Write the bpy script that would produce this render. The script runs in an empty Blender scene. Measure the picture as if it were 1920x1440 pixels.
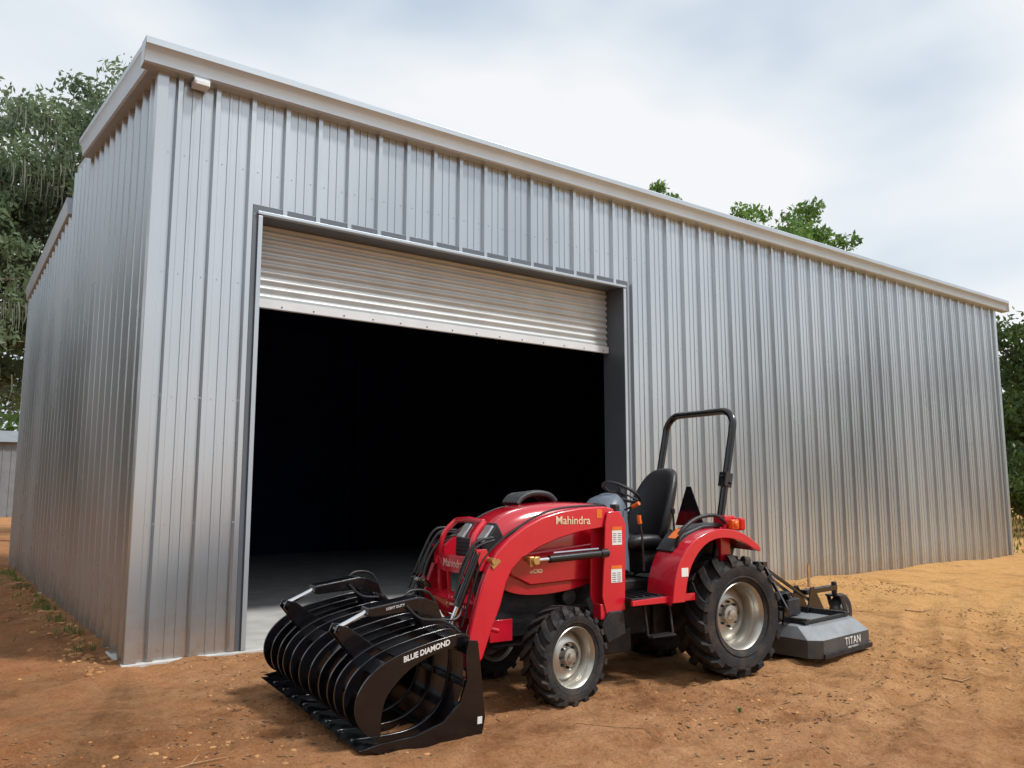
import bpy, bmesh, math, random
from mathutils import Vector, Matrix, noise
random.seed(7)
R=math.radians
scene=bpy.context.scene
col=scene.collection
scene.view_settings.view_transform='Standard'
scene.view_settings.look='None'
scene.view_settings.exposure=0

# ---------------- materials ----------------
def mat(name,c,rough=.5,metal=0.,var=.12,scale=6.,bump=.0,bscale=40.,coat=0.,c2=None,dirt=0.,spec=.5):
    m=bpy.data.materials.new(name); m.use_nodes=True
    nt=m.node_tree; N=nt.nodes; L=nt.links
    b=N['Principled BSDF']
    tc=N.new('ShaderNodeTexCoord'); n=N.new('ShaderNodeTexNoise')
    n.inputs['Scale'].default_value=scale; n.inputs['Detail'].default_value=6
    L.new(tc.outputs['Object'],n.inputs['Vector'])
    r=N.new('ShaderNodeValToRGB')
    a=[x*(1-var) for x in c]; d=[min(1,x*(1+var)) for x in (c2 or c)]
    r.color_ramp.elements[0].position=.3; r.color_ramp.elements[1].position=.7
    r.color_ramp.elements[0].color=(*a,1); r.color_ramp.elements[1].color=(*d,1)
    L.new(n.outputs['Fac'],r.inputs['Fac'])
    out=r.outputs['Color']
    if dirt>0:
        n2=N.new('ShaderNodeTexNoise'); n2.inputs['Scale'].default_value=9; n2.inputs['Detail'].default_value=10
        L.new(tc.outputs['Object'],n2.inputs['Vector'])
        r2=N.new('ShaderNodeValToRGB'); r2.color_ramp.elements[0].position=.45; r2.color_ramp.elements[1].position=.75
        r2.color_ramp.elements[0].color=(0,0,0,1); r2.color_ramp.elements[1].color=(dirt,dirt,dirt,1)
        L.new(n2.outputs['Fac'],r2.inputs['Fac'])
        mx=N.new('ShaderNodeMixRGB'); L.new(r2.outputs['Color'],mx.inputs['Fac'])
        L.new(out,mx.inputs['Color1']); mx.inputs['Color2'].default_value=(.30,.19,.10,1)
        out=mx.outputs['Color']
    L.new(out,b.inputs['Base Color'])
    b.inputs['Roughness'].default_value=rough; b.inputs['Metallic'].default_value=metal
    b.inputs['Specular IOR Level'].default_value=spec
    b.inputs['Coat Weight'].default_value=coat; b.inputs['Coat Roughness'].default_value=.08
    if bump>0:
        n3=N.new('ShaderNodeTexNoise'); n3.inputs['Scale'].default_value=bscale; n3.inputs['Detail'].default_value=5
        L.new(tc.outputs['Object'],n3.inputs['Vector'])
        bp=N.new('ShaderNodeBump'); bp.inputs['Strength'].default_value=bump; bp.inputs['Distance'].default_value=.02
        L.new(n3.outputs['Fac'],bp.inputs['Height']); L.new(bp.outputs['Normal'],b.inputs['Normal'])
    return m

def siding_mat(name,c,metal=.72,rough=.23):
    m=bpy.data.materials.new(name); m.use_nodes=True
    nt=m.node_tree; N=nt.nodes; L=nt.links; b=N['Principled BSDF']
    tc=N.new('ShaderNodeTexCoord')
    mp=N.new('ShaderNodeMapping'); mp.inputs['Scale'].default_value=(.5,.5,.22)
    L.new(tc.outputs['Object'],mp.inputs['Vector'])
    n=N.new('ShaderNodeTexNoise'); n.inputs['Scale'].default_value=1.2; n.inputs['Detail'].default_value=3
    L.new(mp.outputs['Vector'],n.inputs['Vector'])
    r=N.new('ShaderNodeValToRGB'); r.color_ramp.elements[0].position=.3; r.color_ramp.elements[1].position=.72
    r.color_ramp.elements[0].color=(c[0]*.88,c[1]*.88,c[2]*.88,1); r.color_ramp.elements[1].color=(c[0]*1.10,c[1]*1.10,c[2]*1.10,1)
    L.new(n.outputs['Fac'],r.inputs['Fac']); 
    sp=N.new('ShaderNodeSeparateXYZ'); L.new(tc.outputs['Object'],sp.inputs['Vector'])
    n4=N.new('ShaderNodeTexNoise'); n4.inputs['Scale'].default_value=7; n4.inputs['Detail'].default_value=8
    L.new(tc.outputs['Object'],n4.inputs['Vector'])
    ad=N.new('ShaderNodeMath'); ad.operation='MULTIPLY_ADD'; ad.inputs[1].default_value=-.9; ad.inputs[2].default_value=0
    L.new(n4.outputs['Fac'],ad.inputs[0])
    a2=N.new('ShaderNodeMath'); a2.operation='ADD'; L.new(sp.outputs['Z'],a2.inputs[0]); L.new(ad.outputs[0],a2.inputs[1])
    mr=N.new('ShaderNodeMapRange'); mr.inputs['From Min'].default_value=-.38; mr.inputs['From Max'].default_value=.02
    mr.inputs['To Min'].default_value=.3; mr.inputs['To Max'].default_value=0
    L.new(a2.outputs[0],mr.inputs['Value'])
    mx=N.new('ShaderNodeMixRGB'); L.new(mr.outputs[0],mx.inputs['Fac']); L.new(r.outputs['Color'],mx.inputs['Color1'])
    mx.inputs['Color2'].default_value=(.40,.27,.15,1)
    L.new(mx.outputs['Color'],b.inputs['Base Color'])
    b.inputs['Metallic'].default_value=metal
    r3=N.new('ShaderNodeMapRange'); r3.inputs['To Min'].default_value=rough-.08; r3.inputs['To Max'].default_value=rough+.16
    L.new(n.outputs['Fac'],r3.inputs['Value']); L.new(r3.outputs[0],b.inputs['Roughness'])
    mp2=N.new('ShaderNodeMapping'); mp2.inputs['Scale'].default_value=(1.2,1.2,.5)
    L.new(tc.outputs['Object'],mp2.inputs['Vector'])
    n3=N.new('ShaderNodeTexNoise'); n3.inputs['Scale'].default_value=1.5; n3.inputs['Detail'].default_value=1
    L.new(mp2.outputs['Vector'],n3.inputs['Vector'])
    bp=N.new('ShaderNodeBump'); bp.inputs['Strength'].default_value=.24; bp.inputs['Distance'].default_value=.03
    L.new(n3.outputs['Fac'],bp.inputs['Height']); L.new(bp.outputs['Normal'],b.inputs['Normal'])
    return m

M={}
M['siding']=siding_mat('galvanised siding',(.54,.59,.63))
M['trim']=mat('grey trim',(.46,.53,.59),.36,.4,.05,2)
M['trim_dark']=mat('dark jamb steel',(.12,.14,.165),.45,.3,.08,2)
M['curtain']=mat('off white steel curtain',(.58,.625,.64),.42,.15,.07,3)
M['barwhite']=mat('white bar',(.68,.72,.75),.5,.0,.05)
M['inside']=mat('interior liner with painted shade',(.022,.032,.085),.95,0,.2,1,spec=.05)  # interior shade put into the base colour, near-black navy
M['concrete']=mat('concrete',(.50,.50,.48),.85,0,.15,3,.3,60)
M['roof']=mat('roof steel',(.5,.52,.54),.4,.4,.06)
M['red']=mat('red paint',(.62,.012,.032),.24,0,.08,3,0,40,.7,dirt=.05)
M['redplastic']=mat('red hood enamel',(.50,.008,.024),.20,0,.05,3,0,40,.9,dirt=.03)
M['black']=mat('black enamel',(.004,.004,.006),.24,.0,.2,8,.05,50,.4,dirt=.015)
M['blackm']=mat('black castings',(.012,.012,.015),.6,.1,.3,12,.3,30,dirt=.10)
M['rubber']=mat('tyre rubber',(.013,.013,.015),.75,0,.3,14,.3,60,dirt=.14)
M['hose']=mat('hose rubber',(.010,.010,.010),.5)
M['rim']=mat('silver rim paint',(.47,.46,.42),.34,.75,.12,6,dirt=.15)
M['chrome']=mat('chrome rod',(.75,.76,.78),.1,1,.03)
M['brass']=mat('yellow zinc pin',(.62,.42,.16),.35,.8,.1)
M['vinyl']=mat('black seat vinyl',(.008,.008,.011),.42,0,.2,8,.15,120)
M['dashgrey']=mat('grey plastic',(.12,.15,.19),.42,0,.08,5)
M['darkplastic']=mat('dark plastic',(.020,.022,.027),.5,0,.2,9)
M['white']=mat('white decal',(.78,.78,.76),.5,0,.03)
M['cream']=mat('cream lettering',(.80,.68,.46),.5,0,.03)
M['pinkletter']=mat('pale red lettering',(.80,.42,.36),.5,0,.03)
M['orange']=mat('orange plastic',(.75,.16,.02),.4)
M['amber']=mat('amber lens',(.75,.12,.015),.15,0,.05)
M['redlens']=mat('red lens',(.55,.01,.01),.12,0,.05)
M['clear']=mat('headlamp lens',(.55,.58,.60),.08,.4,.03)
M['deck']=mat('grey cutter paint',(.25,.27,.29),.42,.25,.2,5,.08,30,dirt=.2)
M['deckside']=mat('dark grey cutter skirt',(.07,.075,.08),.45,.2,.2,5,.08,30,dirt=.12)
M['wood']=mat('weathered wood',(.34,.20,.10),.85,0,.3,12,.4,50)
M['bark']=mat('bark',(.11,.085,.06),.95,0,.35,5,.7,20)
M['chip']=mat('wood chips',(.20,.12,.06),.9,0,.6,5)
M['clod']=mat('soil clods',(.38,.17,.065),.97,0,.25,3,.5,40,c2=(.46,.25,.10))
M['shed']=mat('dark grey shed wall',(.20,.22,.235),.6,.1,.1,2)

def leaf_mat(name,c,c2,tr=.35):
    m=bpy.data.materials.new(name); m.use_nodes=True
    nt=m.node_tree; N=nt.nodes; L=nt.links; b=N['Principled BSDF']; out=N['Material Output']
    tc=N.new('ShaderNodeTexCoord'); n=N.new('ShaderNodeTexNoise'); n.inputs['Scale'].default_value=.9; n.inputs['Detail'].default_value=7
    L.new(tc.outputs['Object'],n.inputs['Vector'])
    r=N.new('ShaderNodeValToRGB'); r.color_ramp.elements[0].position=.36; r.color_ramp.elements[1].position=.64
    r.color_ramp.elements[0].color=(*c,1); r.color_ramp.elements[1].color=(*c2,1)
    L.new(n.outputs['Fac'],r.inputs['Fac']); L.new(r.outputs['Color'],b.inputs['Base Color'])
    b.inputs['Roughness'].default_value=.55
    t=N.new('ShaderNodeBsdfTranslucent'); L.new(r.outputs['Color'],t.inputs['Color'])
    mx=N.new('ShaderNodeMixShader'); mx.inputs[0].default_value=tr
    L.new(b.outputs[0],mx.inputs[1]); L.new(t.outputs[0],mx.inputs[2]); L.new(mx.outputs[0],out.inputs['Surface'])
    return m
M['leafoak']=leaf_mat('haze-tinted oak leaves',(.10,.15,.085),(.22,.30,.16),.5)  # leaf colours paled to carry the haze over the left trees
M['leafgreen']=leaf_mat('bright leaves',(.07,.15,.03),(.19,.33,.07),.5)
M['leafdark']=leaf_mat('dark leaves',(.03,.06,.015),(.09,.16,.035))
M['moss']=leaf_mat('hanging moss',(.18,.20,.15),(.30,.33,.26))
M['grass']=leaf_mat('grass',(.06,.12,.02),(.16,.24,.05))

# ---------------- mesh builder ----------------
class MB:
    def __init__(s): s.v=[]; s.f=[]
    def add(s,vs,fs):
        k=len(s.v); s.v+= [tuple(p) for p in vs]; s.f+=[tuple(i+k for i in f) for f in fs]; return s
    def box(s,c,d,rot=None):
        x,y,z=[q/2 for q in d]
        vs=[Vector(p) for p in [(-x,-y,-z),(x,-y,-z),(x,y,-z),(-x,y,-z),(-x,-y,z),(x,-y,z),(x,y,z),(-x,y,z)]]
        if rot is not None: vs=[rot@p for p in vs]
        c=Vector(c); vs=[p+c for p in vs]
        return s.add(vs,[(0,3,2,1),(4,5,6,7),(0,1,5,4),(1,2,6,5),(2,3,7,6),(3,0,4,7)])
    def prism(s,poly,a,b,axis='y'):
        n=len(poly)
        def P(p,t):
            if axis=='y': return (p[0],t,p[1])
            if axis=='x': return (t,p[0],p[1])
            return (p[0],p[1],t)
        vs=[P(p,a) for p in poly]+[P(p,b) for p in poly]
        fs=[tuple(range(n)),tuple(range(2*n-1,n-1,-1))]+[(i,(i+1)%n,n+(i+1)%n,n+i) for i in range(n)]
        return s.add(vs,fs)
    def tube(s,pts,r,n=10,cap=True):
        pts=[Vector(p) for p in pts]; rs=r if isinstance(r,(list,tuple)) else [r]*len(pts)
        vs=[];fs=[]; up=None
        for i,p in enumerate(pts):
            d=(pts[min(i+1,len(pts)-1)]-pts[max(i-1,0)]).normalized()
            if up is None:
                up=d.orthogonal().normalized()
            else:
                up=(up-d*up.dot(d)); 
                up=up.normalized() if up.length>1e-6 else d.orthogonal().normalized()
            w=d.cross(up)
            for k in range(n):
                t=2*math.pi*k/n; vs.append(p+(up*math.cos(t)+w*math.sin(t))*rs[i])
        for i in range(len(pts)-1):
            for k in range(n):
                a=i*n+k;b=i*n+(k+1)%n; fs.append((a,b,b+n,a+n))
        if cap: fs.append(tuple(range(n-1,-1,-1))); m=(len(pts)-1)*n; fs.append(tuple(range(m,m+n)))
        return s.add(vs,fs)
    def cyl(s,a,b,r,n=16,r2=None): return s.tube([a,b],[r,r if r2 is None else r2],n)
    def lathe(s,prof,c=(0,0,0),n=48,axis='y',close=False):
        vs=[];fs=[];m=len(prof)
        for k in range(n):
            t=2*math.pi*k/n
            for r,h in prof:
                if axis=='y': vs.append((c[0]+r*math.cos(t),c[1]+h,c[2]+r*math.sin(t)))
                else: vs.append((c[0]+r*math.cos(t),c[1]+r*math.sin(t),c[2]+h))
        mm=m if close else m-1
        for k in range(n):
            for i in range(mm):
                a=k*m+i;b=k*m+(i+1)%m;c2=((k+1)%n)*m+(i+1)%m;d=((k+1)%n)*m+i
                fs.append((a,b,c2,d))
        return s.add(vs,fs)
    def build(s,name,m,parent=None,smooth=35,bevel=0,recalc=True):
        me=bpy.data.meshes.new(name); me.from_pydata(s.v,[],s.f)
        if recalc:
            bm=bmesh.new(); bm.from_mesh(me); bmesh.ops.recalc_face_normals(bm,faces=bm.faces); bm.to_mesh(me); bm.free()
        if smooth:
            me.polygons.foreach_set('use_smooth',[True]*len(me.polygons)); me.set_sharp_from_angle(angle=R(smooth))
        me.materials.append(m); o=bpy.data.objects.new(name,me); col.objects.link(o)
        if parent: o.parent=parent
        if bevel:
            md=o.modifiers.new('edge','BEVEL'); md.width=bevel; md.segments=2; md.limit_method='ANGLE'; md.angle_limit=R(40)
        return o
def smoothpath(pts,k=6):
    P=[Vector(p) for p in pts]; out=[]
    for i in range(len(P)-1):
        p0=P[max(i-1,0)];p1=P[i];p2=P[i+1];p3=P[min(i+2,len(P)-1)]
        for j in range(k):
            t=j/k; out.append(.5*((2*p1)+(p2-p0)*t+(2*p0-5*p1+4*p2-p3)*t*t+(3*p1-p0-3*p2+p3)*t**3))
    out.append(P[-1]); return out
def empty(name,loc,rz=0,label=None,cat=None,group=None,rx=0):
    o=bpy.data.objects.new(name,None); col.objects.link(o); o.location=loc; o.rotation_euler=(rx,0,rz)
    o.empty_display_size=.2
    if label: o['label']=label
    if cat: o['category']=cat
    if group: o['group']=group
    return o
def tag(o,label=None,cat=None,group=None,kind=None):
    if label:o['label']=label
    if cat:o['category']=cat
    if group:o['group']=group
    if kind:o['kind']=kind
    return o
def text(body,m,parent,pos,xd,up,size,extr=.0015,shear=0,name='lettering',bold=0.0,space=1.0):
    cu=bpy.data.curves.new('t','FONT'); cu.body=body; cu.size=size; cu.extrude=extr; cu.shear=shear; cu.offset=bold
    cu.align_x='CENTER'; cu.align_y='CENTER'; cu.space_character=space; cu.resolution_u=3
    t=bpy.data.objects.new('t',cu); col.objects.link(t)
    dg=bpy.context.evaluated_depsgraph_get(); me=bpy.data.meshes.new_from_object(t.evaluated_get(dg))
    bpy.data.objects.remove(t)
    xd=Vector(xd).normalized(); up=Vector(up).normalized(); nz=xd.cross(up); 
    mt=Matrix((xd,up,nz)).transposed().to_4x4(); mt.translation=Vector(pos)
    me.transform(mt); me.materials.clear(); me.materials.append(m); me.name=name
    o=bpy.data.objects.new(name,me); col.objects.link(o); o.parent=parent
    return o

# ---------------- camera ----------------
cam=bpy.data.cameras.new('camera'); co=bpy.data.objects.new('camera',cam); col.objects.link(co)
cam.sensor_width=36; cam.lens=28.24; cam.clip_start=.05; cam.clip_end=3000
co.location=(-1.653,-8.034,1.6); co.rotation_euler=(R(97.27),0,R(-36.4)); scene.camera=co

# ---------------- world + sun ----------------
w=bpy.data.worlds.new('World'); scene.world=w; w.use_nodes=True
nt=w.node_tree;N=nt.nodes;L=nt.links; bg=N['Background']; bg.inputs['Strength'].default_value=.1
sky=N.new('ShaderNodeTexSky'); sky.sky_type='NISHITA'; sky.sun_disc=False
sd=Vector((.36,-.50,.80)).normalized()
sky.sun_elevation=math.asin(sd.z); sky.sun_rotation=math.atan2(sd.x,sd.y); sky.dust_density=2
tc=N.new('ShaderNodeTexCoord'); mp=N.new('ShaderNodeMapping'); mp.inputs['Scale'].default_value=(1,1,2.0); mp.inputs['Location'].default_value=(.15,.9,.2)
L.new(tc.outputs['Generated'],mp.inputs['Vector'])
n=N.new('ShaderNodeTexNoise'); n.inputs['Scale'].default_value=2.1; n.inputs['Detail'].default_value=4; n.inputs['Roughness'].default_value=.42
L.new(mp.outputs['Vector'],n.inputs['Vector'])
cr=N.new('ShaderNodeValToRGB'); e=cr.color_ramp.elements
e[0].position=.36; e[0].color=(6.0,7.0,8.2,1); e[1].position=.56; e[1].color=(10.0,10.1,10.2,1)
x=e.new(.46); x.color=(8.2,8.9,9.5,1)
L.new(n.outputs['Fac'],cr.inputs['Fac'])
mx=N.new('ShaderNodeMixRGB'); mx.inputs['Fac'].default_value=.9
L.new(sky.outputs['Color'],mx.inputs['Color1']); L.new(cr.outputs['Color'],mx.inputs['Color2']); L.new(mx.outputs['Color'],bg.inputs['Color'])
sl=bpy.data.lights.new('sun','SUN'); so=bpy.data.objects.new('sun',sl); col.objects.link(so)
sl.energy=3.2; sl.angle=R(8); sl.color=(1,.97,.93); so.rotation_euler=sd.to_track_quat('Z','Y').to_euler(); so.location=(5,-20,30)

# ---------------- ground ----------------
BX,BY=18.0,11.0
def gz(x,y):
    d=math.hypot(x-1,y+4)
    amp=1 if d<14 else 1.5
    h=.028*noise.noise(Vector((x*.8,y*.8,0)))+.020*noise.noise(Vector((x*2.7,y*2.7,4)))*amp
    if d<11:
        h+=.014*noise.noise(Vector((x*7,y*7,9)))+.011*abs(noise.noise(Vector((x*15,y*15,2))))
        for (px,py,dx,dy) in ((-1.2,-2.2,.97,-.24),(-1.0,-3.4,.97,-.24),(3.0,-5.2,.92,.38),(2.4,-6.2,.92,.38)):
            rx_,ry_=x-px,y-py; al=rx_*dx+ry_*dy; pe=abs(-rx_*dy+ry_*dx+.12*math.sin(al*.7))
            if pe<.28:
                k=max(0,1-(pe/.16)**2); h-=.024*k; h+=.018*math.exp(-((pe-.2)/.05)**2)
                h+=.008*k*math.sin(al*38+pe*20)
    if y<.2 and x>6.5:
        k=min(1,(x-6.5)/3)*math.exp(-((y+.1)/1.1)**2); h+=k*(.09+.07*noise.noise(Vector((x*.8,y,1))))
    if x<.1 and -1<y<12:
        k=math.exp(-((x+.25)/.5)**2)*min(1,(y+1)/3); h+=k*(.05+.08*abs(noise.noise(Vector((x*3,y*2,1)))))
    h+=.10*math.exp(-(((x-6.9)/1.2)**2+((y+2.4)/1.2)**2))
    if x>.03 and y>.03 and x<BX-.03 and y<BY-.03: h=-.12
    return h
def axis(c0,c1,step,far):
    a=[]; x=c0
    while x<c1: a.append(x); x+=step
    lo=[];x=c0;s=step
    while x>-far: s*=1.13; x-=s; lo.append(x)
    hi=[];x=a[-1];s=step
    while x<far: s*=1.13; x+=s; hi.append(x)
    return lo[::-1]+a+hi
xs=axis(-3.5,8,.034,900); ys=axis(-7.2,.1,.034,900)
vs=[(x,y,gz(x,y)) for y in ys for x in xs]; W_=len(xs)
fs=[(j*W_+i,j*W_+i+1,(j+1)*W_+i+1,(j+1)*W_+i) for j in range(len(ys)-1) for i in range(W_-1)]
g=MB(); g.v=vs; g.f=fs
gm=bpy.data.materials.new('sandy soil'); gm.use_nodes=True
nt=gm.node_tree;N=nt.nodes;L=nt.links;b=N['Principled BSDF']; b.inputs['Roughness'].default_value=.95; b.inputs['Specular IOR Level'].default_value=.12
tc=N.new('ShaderNodeTexCoord')
def nz(sc,det,rough=.6,src=None):
    q=N.new('ShaderNodeTexNoise'); q.inputs['Scale'].default_value=sc; q.inputs['Detail'].default_value=det; q.inputs['Roughness'].default_value=rough
    L.new(src or tc.outputs['Object'],q.inputs['Vector']); return q
def ramp(src,p0,c0,p1,c1):
    r=N.new('ShaderNodeValToRGB'); r.color_ramp.elements[0].position=p0;r.color_ramp.elements[1].position=p1
    r.color_ramp.elements[0].color=(*c0,1);r.color_ramp.elements[1].color=(*c1,1); L.new(src,r.inputs['Fac']); return r.outputs['Color']
def mixc(f,a,b_,mode='MIX'):
    q=N.new('ShaderNodeMixRGB'); q.blend_type=mode
    if isinstance(f,float): q.inputs['Fac'].default_value=f
    else: L.new(f,q.inputs['Fac'])
    for i,s in ((1,a),(2,b_)):
        if isinstance(s,tuple): q.inputs[i].default_value=(*s,1)
        else: L.new(s,q.inputs[i])
    return q.outputs['Color']
def mrange(src,a,b_,c0=0,c1=1):
    q=N.new('ShaderNodeMapRange'); q.inputs['From Min'].default_value=a; q.inputs['From Max'].default_value=b_; q.inputs['To Min'].default_value=c0; q.inputs['To Max'].default_value=c1
    L.new(src,q.inputs['Value']); return q.outputs[0]
c1=ramp(nz(.55,8).outputs['Fac'],.35,(.40,.160,.062),.62,(.63,.335,.155))
c2=ramp(nz(3.2,9,.7).outputs['Fac'],.38,(.33,.140,.060),.66,(.70,.40,.21))
c=mixc(.5,c1,c2)
sp=N.new('ShaderNodeSeparateXYZ'); L.new(tc.outputs['Object'],sp.inputs[0])
c=mixc(mrange(sp.outputs['X'],3,10),c,mixc(.55,c,(.82,.48,.17)))
redd=mixc(.7,c,ramp(nz(1.1,8,.65).outputs['Fac'],.42,(.17,.10,.045),.60,(.38,.115,.035)))
c=mixc(mrange(sp.outputs['X'],-2.0,1.6,1,0),c,redd)
spk=ramp(nz(38,8,.8).outputs['Fac'],.36,(.38,.33,.30),.5,(1,1,1))
c=mixc(.65,c,spk,'MULTIPLY')
ptch=ramp(nz(1.3,10,.75).outputs['Fac'],.36,(.40,.35,.33),.48,(1,1,1))
c=mixc(.6,c,ptch,'MULTIPLY')
L.new(c,b.inputs['Base Color'])
hsum=N.new('ShaderNodeMath'); hsum.operation='MULTIPLY_ADD'; hsum.inputs[1].default_value=.4
L.new(nz(60,8,.75).outputs['Fac'],hsum.inputs[0]); L.new(nz(11,10,.7).outputs['Fac'],hsum.inputs[2])
bp=N.new('ShaderNodeBump'); bp.inputs['Strength'].default_value=.95; bp.inputs['Distance'].default_value=.07
L.new(hsum.outputs[0],bp.inputs['Height']); L.new(bp.outputs['Normal'],b.inputs['Normal'])
tag(g.build('ground',gm,None,180,0,False),kind='structure')

def scatter():
    while True:
        x=random.uniform(-3.5,11); y=random.uniform(-7,-.1) if random.random()<.85 else random.uniform(0,9)
        if y>0: x=random.uniform(-2.2,-.15)
        if random.random()<.3+1.6*noise.noise(Vector((x*.6,y*.6,3))): return x,y
ch=MB()
for i in range(3800):
    x,y=scatter(); l=random.uniform(.010,.045)*(2.2 if random.random()<.04 else 1); 
    q=Matrix.Rotation(random.uniform(0,6.28),3,'Z')@Matrix.Rotation(random.uniform(-.4,.4),3,'Y')
    ch.box((x,y,gz(x,y)+.004),(l,random.uniform(.004,.014),random.uniform(.003,.007)),q)
tag(ch.build('wood_chips',M['chip'],None,0,0,False),'brown wood chips and dead leaves littering the sandy soil','wood chips',kind='stuff')
cl=MB()
def blob(mb,c,r,n=5,m=7):
    sx,sy,sz=random.uniform(.7,1.3),random.uniform(.7,1.3),random.uniform(.4,.7); vs=[(c[0],c[1],c[2]+r*sz)];fs=[]
    for i in range(1,n):
        a=math.pi*i/n
        for k in range(m):
            t=2*math.pi*k/m; rr=r*random.uniform(.75,1.2); vs.append((c[0]+rr*sx*math.sin(a)*math.cos(t),c[1]+rr*sy*math.sin(a)*math.sin(t),c[2]+rr*sz*math.cos(a)))
    vs.append((c[0],c[1],c[2]-r*sz)); last=len(vs)-1
    for k in range(m): fs.append((0,1+k,1+(k+1)%m)); fs.append((last,last-m+(k+1)%m,last-m+k))
    for i in range(n-2):
        for k in range(m): a=1+i*m+k;b=1+i*m+(k+1)%m; fs.append((a,a+m,b+m,b))
    mb.add(vs,fs)
for i in range(3400):
    x,y=scatter(); r=random.choice([.005,.006,.008,.01,.013,.02]); blob(cl,(x,y,gz(x,y)-r*.2),r)
for i in range(260):
    y=random.uniform(-.3,10); x=-.10-abs(random.gauss(0,.2)); r=random.uniform(.01,.04); blob(cl,(x,y,gz(x,y)),r)
tag(cl.build('soil_clods',M['clod'],None,60,0,False),'loose orange soil clods and pebbles on the ground and along the left wall','soil clods',kind='stuff')
gr=MB()
for i in range(1500):
    y=random.uniform(.8,9.5)
    if noise.noise(Vector((y*1.1,5,0)))<-.02: continue
    x=-.12-abs(random.gauss(0,.14)); h=random.uniform(.03,.11); a=random.uniform(0,6.28); dx,dy=math.cos(a)*.006,math.sin(a)*.006; z=gz(x,y)
    lx,ly=random.gauss(0,.03),random.gauss(0,.03)
    gr.add([(x-dx,y-dy,z),(x+dx,y+dy,z),(x+lx,y+ly,z+h)],[(0,1,2)])
for i in range(6000):
    x=random.uniform(19.5,50); y=random.uniform(-6,14); h=random.uniform(.08,.3); a=random.uniform(0,6.28); dx,dy=math.cos(a)*.02,math.sin(a)*.02
    gr.add([(x-dx,y-dy,0),(x+dx,y+dy,0),(x+random.gauss(0,.05),y,h)],[(0,1,2)])
tag(gr.build('grass',M['grass'],None,0,0,False),'thin green grass along the wall base and beyond the building','grass',kind='stuff')

def sprig(x,y,h,label):
    m=MB(); z=gz(x,y)
    for k in range(7):
        a=k*.9+random.random(); l=h*random.uniform(.6,1)
        t=Vector((math.cos(a)*l*.6,math.sin(a)*l*.6,l)); s=Vector((-math.sin(a),math.cos(a),0))*l*.16
        m.add([(0,0,0),tuple(t*.55+s),tuple(t),tuple(t*.55-s)],[(0,1,2,3)])
    o=m.build('weed',M['grass'],None,0,0,False); o.location=(x,y,z); tag(o,label,'weed')
sprig(3.13,-4.24,.06,'small green weed in the soil between the front and rear tyres, toward the camera')
sprig(.9,-4.35,.04,'tiny green weed in the soil in front of the black grapple')
def twig(pts,r,label):
    m=MB(); c=pts[0]
    P=[(p[0]-c[0],p[1]-c[1],gz(*p)+r*1.2-gz(*c)) for p in pts]
    m.tube(P,[r]+[r*.8]*(len(P)-2)+[r*.4],6); m.tube([P[1],(P[1][0]+.06,P[1][1]+.05,P[1][2]+.03)],[r*.6,r*.3],5)
    o=m.build('twig',M['wood'],None); o.location=(c[0],c[1],gz(*c)); tag(o,label,'twig')
twig([(2.05,-3.75),(2.2,-3.9),(2.32,-4.1),(2.33,-4.3)],.004,'long thin bent twig lying in front of the front tyre')
twig([(6.9,-4.4),(7.1,-4.35),(7.3,-4.42)],.014,'short thick stick on the sand at the right edge of the photo')
twig([(5.3,-4.6),(5.4,-4.7),(5.55,-4.72)],.008,'small stick lying on open soil in front of the rear tyre')
twig([(8.7,-2.5),(8.9,-2.6),(9.15,-2.62)],.012,'stick on the sand near the wall, right of the cutter')
twig([(-.4,-3.1),(-.25,-3.0),(-.05,-3.02)],.007,'twig on the soil left of the grapple')

# ---------------- building ----------------
B=empty('metal_building',(0,0,0),0,'large grey ribbed metal building with a half open roll up door','building')
SL=.115; YS=5.6
def ztop(y):
    return 5.72+SL*y if y<YS else 5.86-.06*(y-YS)
PER=.366; RH=.046
prof=[(0,0),(.018,RH),(.064,RH),(.082,0),(.160,0),(.166,.010),(.190,.010),(.196,0),(.252,0),(.258,.010),(.282,.010),(.288,0)]
def stations(L_,start=.0,extra=()):
    st=[]; k=-1
    while True:
        base=start+k*PER
        if base>L_: break
        for a,h in prof:
            t=base+a
            if 0<=t<=L_: st.append((t,h))
        k+=1
    st=[(0,0)]+st+[(L_,0)]
    for e_ in extra:
        for i in range(len(st)-1):
            if st[i][0]<e_<st[i+1][0]:
                f=(e_-st[i][0])/(st[i+1][0]-st[i][0]); h=st[i][1]+f*(st[i+1][1]-st[i][1]); st.insert(i+1,(e_,h)); break
    return st
OX0,OX1,OZ=1.03,6.18,4.39
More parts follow.
